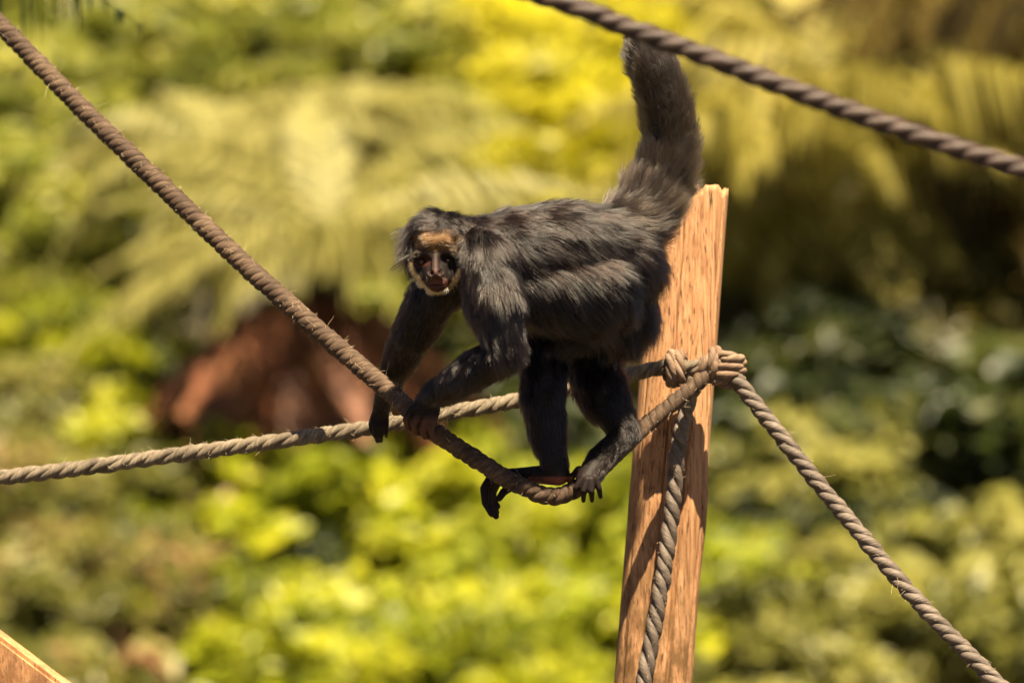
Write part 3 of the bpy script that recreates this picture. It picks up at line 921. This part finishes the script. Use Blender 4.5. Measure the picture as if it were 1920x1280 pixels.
pts = root[:, None, :] - nrm[:, None, :] * 0.001 + Ln[:, None, None] * (d0[:, None, :] * (s - 0.5 * s ** 2) + d1[:, None, :] * 0.5 * s ** 2) * 1.1
# clumping: tips drawn towards a nearby guide hair
ng = n // 26
gi = rng.choice(n, ng, replace=False)
kd = kdtree.KDTree(ng)
for k, i in enumerate(gi): kd.insert(root[i], k)
kd.balance()
near = np.array([kd.find(p)[1] for p in root])
gp = pts[gi[near]]
w = (rng.uniform(0.05, 0.6, n)[:, None, None] * s ** 1.4) * (Ln > 10 * PX)[:, None, None]
target = gp[:, :, :] - (gp[:, :1, :] - root[:, None, :]) * (1 - s)
pts = pts * (1 - w) + target * w
color = (color * np.exp(rng.normal(0, 0.55, (n, 1)))).clip(0.003, 0.95)
m_fur = bpy.data.materials.new("monkey_fur"); m_fur.use_nodes = True
nt = m_fur.node_tree; nt.nodes.clear()
out = nt.nodes.new("ShaderNodeOutputMaterial")
hb = nt.nodes.new("ShaderNodeBsdfHairPrincipled"); hb.model = 'CHIANG'; hb.parametrization = 'COLOR'
at = node(nt, "ShaderNodeAttribute", attribute_name="fur_color")
nt.links.new(at.outputs["Color"], hb.inputs["Color"])
hb.inputs["Roughness"].default_value = 0.19
hb.inputs["Radial Roughness"].default_value = 0.4
hb.inputs["Coat"].default_value = 0.0
hb.inputs["IOR"].default_value = 1.44
hb.inputs["Random Roughness"].default_value = 0.2
nt.links.new(hb.outputs[0], out.inputs[0])
fur = hair_object("fur", pts, np.where(Ln > 10 * PX, 0.00026, 0.0002), 0.00007, m_fur, monkey, mk_org, color)
tag(fur, kind="stuff")


# ------------------------------------------------------------------ planting behind
def tone_attr(me, tones):
    a = me.attributes.new("tone", 'FLOAT', 'FACE')
    a.data.foreach_set("value", np.asarray(tones, np.float32))


def leaf_cloud(name, centers, size, mat, seed, up_bias=0.85, spread=0.45, aspect=0.45, tone_by=None):
    """one mesh of pointed leaf quads (two triangles bent along the midrib)"""
    r = np.random.default_rng(seed)
    n = len(centers)
    nrm = r.normal(0, spread, (n, 3)) + np.array([0, -0.55, up_bias]); nrm /= np.linalg.norm(nrm, axis=1)[:, None]
    t = r.normal(size=(n, 3)); t -= nrm * (t * nrm).sum(1)[:, None]; t /= np.linalg.norm(t, axis=1)[:, None]
    b = np.cross(nrm, t)
    L = size * r.uniform(0.6, 1.35, n)[:, None]
    W = L * aspect
    v0 = centers - t * L * 0.5
    v1 = centers + b * W * 0.5 + nrm * L * 0.06
    v2 = centers + t * L * 0.5 - nrm * L * 0.12
    v3 = centers - b * W * 0.5 + nrm * L * 0.06
    V = np.stack([v0, v1, v2, v3], 1).reshape(-1, 3)
    F = np.arange(n * 4).reshape(-1, 4)
    me = bpy.data.meshes.new(name)
    me.from_pydata(V.tolist(), [], F.tolist())
    tn = r.beta(2, 2, n) if tone_by is None else np.clip(tone_by + r.normal(0, 0.16, n), 0, 1)
    tone_attr(me, tn)
    me.materials.append(mat)
    return me


def tube_mesh(name, paths, mat):
    bm = bmesh.new()
    for pts, r0, r1 in paths:
        path, q = catmull(pts, 6)
        t, n, b = frames(path)
        rows = []
        for i in range(len(path)):
            rr = r0 + (r1 - r0) * i / (len(path) - 1)
            rows.append([bm.verts.new(tuple(path[i] + rr * (math.cos(a) * n[i] + math.sin(a) * b[i]))) for a in np.linspace(0, 2 * math.pi, 8, endpoint=False)])
        for ra, rb in zip(rows[:-1], rows[1:]):
            for k in range(8):
                bm.faces.new((ra[k], ra[(k + 1) % 8], rb[(k + 1) % 8], rb[k]))
    me = bpy.data.meshes.new(name); bm.to_mesh(me); bm.free()
    me.polygons.foreach_set("use_smooth", np.ones(len(me.polygons), bool)); me.materials.append(mat)
    return me


def shrub_meshes(seed, R, H, nclump, per, leaf, mat, flat=0.75, aspect=0.5):
    """clumped crown of radius R centred at height H: leafy boughs with gaps between them"""
    r = np.random.default_rng(seed)
    d = r.normal(size=(nclump, 3)); d /= np.linalg.norm(d, axis=1)[:, None]
    d[:, 2] = np.abs(d[:, 2]) * 1.15 - 0.35
    c = d * (R * r.uniform(0.45, 1.0, nclump))[:, None] * np.array([1, 1, flat])
    cr = R * r.uniform(0.16, 0.34, nclump)
    ctone = r.uniform(0.2, 0.85, nclump)
    cent, tone = [], []
    for k in range(nclump):
        m = int(per * r.uniform(0.6, 1.4))
        p = r.normal(size=(m, 3)); p /= np.linalg.norm(p, axis=1)[:, None]
        p *= (cr[k] * r.uniform(0.2, 1.0, m) ** 0.5)[:, None]
        p[:, 2] *= 0.7
        cent.append(c[k] + p); tone.append(np.full(m, ctone[k]))
    cent = np.vstack(cent) + np.array([0, 0, H]); tone = np.concatenate(tone)
    leaves = leaf_cloud("foliage", cent, leaf, mat, seed + 1, aspect=aspect, tone_by=tone)
    paths = []
    for k in range(min(9, nclump)):
        tip = c[k] * 0.9 + np.array([0, 0, H]); bs = np.array([0.05 * R * math.cos(k), 0.05 * R * math.sin(k), -0.25])
        mid = (bs + tip) / 2 + np.array([0, 0, 0.12 * H]) * (1 if k % 2 else -0.2)
        paths.append(([bs, mid, tip], 0.028 * R + 0.006, 0.006))
    return leaves, tube_mesh("stems", paths, M_BARK)


PROTO = {}


def proto(kind, variant):
    key = (kind, variant)
    if key not in PROTO:
        leaf = {"yellow": 0.10, "gold": 0.09, "green": 0.10, "mixed": 0.105, "olive": 0.12, "dark": 0.12, "umber": 0.13}[kind]
        PROTO[key] = shrub_meshes(100 + sum(map(ord, kind)) + variant * 7, 0.8, 0.75, (30, 24, 36)[variant], (95, 60, 100)[variant], leaf * (1.0, 1.55, 1.15)[variant], M_LEAF[kind], aspect=(0.5, 0.62, 0.28)[variant])
    return PROTO[key]


def find_y(px, py, hc, lo=15.5, hi=60.0):
    """depth at which a crown centre hc above the hillside meets that sight line"""
    best, by = 1e9, lo
    for y in np.arange(lo, hi, 0.1):
        p = P(px, py, y)
        e = abs(ground_z(p[0], y) + hc - p[2])
        if e < best: best, by = e, y
    return by


def shrub(px, py, size, kind, label, group, seed):
    hc = 0.75 * size
    y = find_y(px, py, hc)
    p = P(px, py, y)
    gz = float(ground_z(p[0], y))
    root = empty("shrub", (p[0], y, gz), label, "shrub", group)
    rr = random.Random(seed)
    root.rotation_euler = (0, 0, rr.uniform(-0.6, 0.6))
    root.scale = (size * rr.uniform(0.9, 1.15), size * rr.uniform(0.9, 1.1), size * rr.uniform(0.9, 1.1))
    leaves, stems = proto(kind, seed % 3)
    f = link(bpy.data.objects.new("foliage", leaves), root); tag(f, kind="stuff")
    link(bpy.data.objects.new("stems", stems), root)
    return root


LB = {
    "yellow": ("sunlit yellow-green shrub, blurred, on the slope below the ropes", "yellow-green shrubs below the ropes"),
    "gold": ("golden yellow leafy bush, blurred, behind the monkey's back and tail", "golden bushes behind the monkey"),
    "green": ("fresh green shrub, blurred, beside the pale palm", "green shrubs around the pale palm"),
    "mixed": ("olive shrub flecked with brown leaves, blurred, low on the left bank", "brown-flecked shrubs on the left bank"),
    "olive": ("dull olive shrub, blurred, below the rope right of the post", "olive shrubs right of the post"),
    "dark": ("deep green shaded bush, blurred, between lighter shrubs", "dark bushes in the gaps"),
}
spots = []
# bright slope under the ropes
for (x, y, s) in ((330, 860, 1.0), (470, 960, 1.05), (640, 900, 1.0), (800, 960, 1.05), (960, 1000, 1.0), (1110, 1080, 1.0), (740, 1200, 1.1), (920, 1200, 1.1), (400, 1240, 1.0), (1090, 1260, 1.0),
                  (610, 1300, 1.1), (850, 1330, 1.1), (300, 800, 0.8), (1240, 1180, 1.0), (120, 700, 0.8)):
    spots.append((x, y, s, "yellow"))
for (x, y, s) in ((60, 800, 0.9), (180, 880, 0.9), (30, 960, 0.95), (230, 1020, 1.0), (110, 1120, 1.0), (270, 1180, 1.0), (20, 1260, 1.0), (190, 1310, 1.0), (380, 1080, 0.8)):
    spots.append((x, y, s, "mixed"))
for (x, y, s) in ((1400, 930, 0.9), (1530, 900, 0.9), (1650, 880, 0.85), (1760, 960, 0.85), (1600, 1060, 0.8), (1440, 1180, 1.0), (1580, 1260, 1.0), (1740, 1200, 1.0), (1880, 1280, 1.0), (1380, 1300, 1.0), (1890, 1080, 0.9), (1740, 300, 1.2), (1600, 200, 1.2), (1440, 240, 1.1), (1660, 40, 1.2), (1480, 40, 1.1), (1400, 420, 1.0)):
    spots.append((x, y, s, "olive"))
for (x, y, s) in ((60, 560, 1.0), (180, 640, 0.9), (40, 400, 1.0), (160, 300, 1.05), (60, 180, 1.0), (240, 480, 0.9), (180, 120, 1.0), (330, 60, 1.0), (20, 40, 1.0), (700, 40, 1.0), (820, 120, 1.0), (860, 300, 0.9), (820, 560, 0.9), (500, 20, 1.0), (700, 650, 0.8), (440, 140, 1.0), (500, 80, 1.0), (410, 60, 0.9), (560, 120, 0.9)):
    spots.append((x, y, s, "green"))
for (x, y, s) in ((1010, 140, 1.05), (1120, 230, 1.1), (1000, 310, 1.0), (1080, 80, 1.0), (960, 420, 0.9), (1200, 120, 1.0), (1280, 40, 1.0), (930, 40, 1.0), (1220, 320, 1.0)):
    spots.append((x, y, s, "gold"))
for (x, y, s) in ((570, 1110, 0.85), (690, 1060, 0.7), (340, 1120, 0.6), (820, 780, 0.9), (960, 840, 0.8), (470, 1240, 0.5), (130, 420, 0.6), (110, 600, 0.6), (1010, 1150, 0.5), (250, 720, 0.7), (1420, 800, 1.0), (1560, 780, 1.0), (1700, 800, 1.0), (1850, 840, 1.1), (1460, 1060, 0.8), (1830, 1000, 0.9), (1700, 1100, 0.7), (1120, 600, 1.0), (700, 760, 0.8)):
    spots.append((x, y, s, "dark"))  # deep green bushes in the gaps; shade there is put into leaf colour
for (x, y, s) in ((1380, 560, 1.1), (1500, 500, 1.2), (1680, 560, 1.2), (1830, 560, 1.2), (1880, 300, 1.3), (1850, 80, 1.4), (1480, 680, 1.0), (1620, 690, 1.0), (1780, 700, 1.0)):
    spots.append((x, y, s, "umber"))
MARKS = {"the far end of the back rope": (60, 900), "the left stretch of the back rope": (400, 850), "the monkey's gripping hands": (740, 800), "the monkey's dangling toes": (930, 960),
         "the gap below the monkey's toes": (800, 1220), "the orange beam end": (90, 1240), "the brown rope's upper run": (160, 210), "the brown rope beside the dead fronds": (560, 590),
         "the pale palm's upper fronds": (520, 60), "the monkey's head": (820, 400), "the monkey's back": (1010, 330), "the monkey's tail": (1210, 150), "the lower post": (1230, 1160), "the monkey's legs": (1080, 740),
         "the upper half of the right-hand rope": (1480, 850), "the lower half of the right-hand rope": (1720, 1120), "the olive palm's trunk": (1570, 600), "the dark top rope": (1500, 150), "the hanging brown fronds": (1850, 400),
         "the left edge of the dead fronds": (260, 640), "the brown rope's middle": (200, 400)}
KINDLOOK = {"yellow": "sunlit yellow-green shrub", "gold": "golden yellow leafy bush", "green": "fresh pale green shrub", "mixed": "olive shrub flecked with brown leaves", "olive": "dull olive shrub", "dark": "deep green shaded bush", "umber": "brownish shaded bush"}
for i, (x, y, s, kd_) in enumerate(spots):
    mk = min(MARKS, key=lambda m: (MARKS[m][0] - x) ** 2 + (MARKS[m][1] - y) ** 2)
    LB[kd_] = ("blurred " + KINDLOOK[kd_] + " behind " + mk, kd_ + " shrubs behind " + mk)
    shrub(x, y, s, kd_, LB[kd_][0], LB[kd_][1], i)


# ---- palms
def frond_mesh(name, length, arch, leaflet, n, mat, seed, hang=0.5, width=0.035, toneb=0.55):
    """a feather frond along +X from the origin: rachis curving down, leaflets in pairs; one mesh"""
    r = np.random.default_rng(seed)
    s = np.linspace(0, 1, 24)
    x = length * (s - 0.12 * arch * s ** 2)
    z = length * (0.35 * s - arch * s ** 2)
    rach = np.stack([x, 0.03 * length * np.sin(s * 3 + seed), z], 1)
    V, F, T = [], [], []
    for i in range(23):                      # rachis ribbon, triangular section
        w = 0.022 * (1 - s[i]) + 0.005; w2 = 0.022 * (1 - s[i + 1]) + 0.005
        k = len(V)
        for q_, ww in ((rach[i], w), (rach[i + 1], w2)):
            V += [q_ + [0, ww, 0], q_ + [0, -ww, 0], q_ + [0, 0, -ww]]
        F += [[k, k + 3, k + 4, k + 1], [k + 1, k + 4, k + 5, k + 2], [k + 2, k + 5, k + 3, k]]; T += [0.5] * 3
    for i in range(n):
        u = 0.14 + 0.86 * i / (n - 1)
        c = np.array([np.interp(u, s, rach[:, k]) for k in range(3)])
        tg = np.array([np.interp(min(u + .03, 1), s, rach[:, k]) - np.interp(u - .03, s, rach[:, k]) for k in range(3)]); tg /= np.linalg.norm(tg)
        ll = leaflet * math.sin(min(1, u * 1.15) * math.pi * 0.80 + 0.45) * r.uniform(0.8, 1.1)
        for sd in (-1, 1):
            d = tg * 0.55 + np.array([0, sd * 0.9, 0]) + np.array([0, 0, 0.25]) + r.normal(0, 0.10, 3); d /= np.linalg.norm(d)
            mid = c + d * ll * 0.5 + np.array([0, 0, -hang * 0.12 * ll])
            tip = c + d * ll * (1 - 0.35 * hang) + np.array([0, 0, -hang * 0.75 * ll])
            wv = np.cross(d, [0, 0, 1.0]); wv /= np.linalg.norm(wv) + 1e-9
            wv = wv * width * 0.5
            k = len(V)
            V += [c - wv * 0.4, c + wv * 0.4, mid + wv, mid - wv, tip]
            F += [[k, k + 1, k + 2, k + 3], [k + 3, k + 2, k + 4]]
            tt = float(np.clip(r.normal(toneb, 0.3), 0, 1)); T += [tt, tt]
    me = bpy.data.meshes.new(name)
    me.from_pydata([list(map(float, v)) for v in V], [], F)
    tone_attr(me, T)
    me.materials.append(mat)
    return me


def palm(px, py, y, label, fronds, dead, scale, trunk_r, seed, group=None, trunk_top_drop=0.1, name="palm_tree"):
    """crown hub on the given sight line, trunk down to the hillside"""
    r = random.Random(seed)
    p = P(px, py, y)
    gz = float(ground_z(p[0], y))
    H = p[2] - gz
    root = empty(name, (p[0], y, gz), label, "palm", group)
    # ringed trunk
    path, q = catmull([(0, 0, -0.3), (0.06, 0, H * 0.4), (0.02, 0, H * 0.8), (0, 0, H)], 14)
    t, n, b = frames(path)
    V, F = [], []
    sd = 14
    for i in range(len(path)):
        rr = trunk_r * (1.25 - 0.35 * i / len(path)) * (1.07 if i % 3 == 0 else 0.97)
        for k in range(sd):
            a = 2 * math.pi * k / sd
            V.append(path[i] + rr * (math.cos(a) * n[i] + math.sin(a) * b[i]))
    for i in range(len(path) - 1):
        for k in range(sd):
            F.append([i * sd + k, i * sd + (k + 1) % sd, (i + 1) * sd + (k + 1) % sd, (i + 1) * sd + k])
    mesh_obj("trunk", V, F, M_PALM_BARK, root)
    for i, (az, el, me, sc) in enumerate(fronds + dead):
        o = link(bpy.data.objects.new("dead_frond" if i >= len(fronds) else "frond", me), root)
        o.location = (0, 0, H + (0.0 if i < len(fronds) else -0.12))
        o.rotation_euler = (r.uniform(-0.25, 0.25), math.radians(-el), math.radians(az))
        o.scale = (sc * scale,) * 3
    return root


f_pale = [frond_mesh("frond", 1.4, 0.75, 0.42, 32, M_LEAF["palm"], 300 + i, 1.1, 0.034) for i in range(3)]
f_dead = [frond_mesh("dead_frond", 1.35, 0.25, 0.34, 40, M_LEAF["dead"], 330 + i, 1.0, 0.055) for i in range(2)]
f_weep = [frond_mesh("frond", 1.7, 0.65, 0.60, 52, M_LEAF["weep"], 360 + i, 1.5, 0.04) for i in range(3)]
f_brown = [frond_mesh("frond", 1.9, 0.75, 0.85, 56, M_LEAF["brown"], 390 + i, 1.7, 0.04) for i in range(2)]
rp = random.Random(11)


def ring_of(meshes, azs, els, sc=1.0):
    els = [min(e, 14) if 222 < a < 318 else e for a, e in zip(azs, els)]     # fronds towards the lens hang low
    return [(az + rp.uniform(-9, 9), el + rp.uniform(-6, 6), meshes[i % len(meshes)], sc * rp.uniform(0.88, 1.12)) for i, (az, el) in enumerate(zip(azs, els))]


az12 = list(range(0, 360, 26))
palm(615, 490, 19.0, "pale yellow palm with reddish dead fronds hanging under its crown",
     ring_of(f_pale, az12 + [200, 235, 265, 300, 160, 20, 340, 215, 250, 285, 320], [35, 55, 25, 45, 60, 30, 50, 20, 40, 55, 30, 45, 60, 35] + [10, 18, 24, 15, 5, 5, 8, 25, 38, 30, 25]),
     ring_of(f_dead, [172, 195, 215, 235, 262, 285, 305, 330, 352, 225, 250, 275], [-40, -42, -52, -60, -72, -64, -70, -58, -46, -34, -55, -48], 1.05), 1.05, 0.13, 1)
palm(400, 300, 21.0, "small pale palm, half hidden behind the brown rope",
     ring_of(f_pale, az12 + [190, 220, 250, 280, 310], [25, 40, 15, 35, 45, 20, 30, 10, 25, 40, 15, 30, 45, 20] + [-5, 5, -8, 0, 5], 0.9), [], 0.9, 0.10, 5)
palm(690, 230, 22.0, "pale palm, half hidden above the monkey's head",
     ring_of(f_pale, az12 + [190, 220, 250, 280, 310], [20, 35, 10, 30, 40, 15, 25, 5, 20, 35, 10, 25, 40, 15] + [-10, 0, -12, -5, 0], 0.9), [], 0.7, 0.10, 6)
palm(1570, 215, 20.3, "olive palm with drooping feathery leaflets and a dark trunk right of the post",
     ring_of(f_weep, az12 + [190, 215, 245, 275, 305, 335, 355], [30, 50, 20, 40, 55, 25, 45, 15, 35, 50, 25, 40, 55, 30] + [5, -5, 0, -5, 0, 5, 0]) + ring_of(f_weep, [195, 222, 248, 272, 298, 332], [-42, -52, -60, -58, -50, -42], 0.9),
     ring_of(f_brown, [200, 250, 290, 330], [-60, -65, -70, -62], 0.55), 1.0, 0.12, 2)
palm(1965, 60, 20.8, "dark shaded palm with long brown hanging leaflets at the far right",
     ring_of(f_brown, az12 + [180, 220, 260, 300, 340], [20, 35, 10, 30, 40, 15, 25, 5, 20, 30, 10, 25, 40, 15] + [-20, -25, -30, -25, -20]),
     ring_of(f_brown, [170, 210, 250, 280, 310], [-60, -66, -70, -68, -60]), 1.05, 0.13, 3)
# the palm whose leaflet tips dip into the top left corner
f_dark = [frond_mesh("frond", 1.3, 0.5, 0.46, 17, M_LEAF["dark"], 420 + i, 1.3, 0.024) for i in range(2)]
palm(-395, -68, 2.6, "near palm whose dark leaflet tips hang into the top left corner",
     ring_of(f_dark, range(80, 300, 24), [30, 50, 20, 40, 55, 25, 45, 15, 35, 50]) + [(0, 0, f_dark[0], 1.0)], [], 0.62, 0.06, 4)
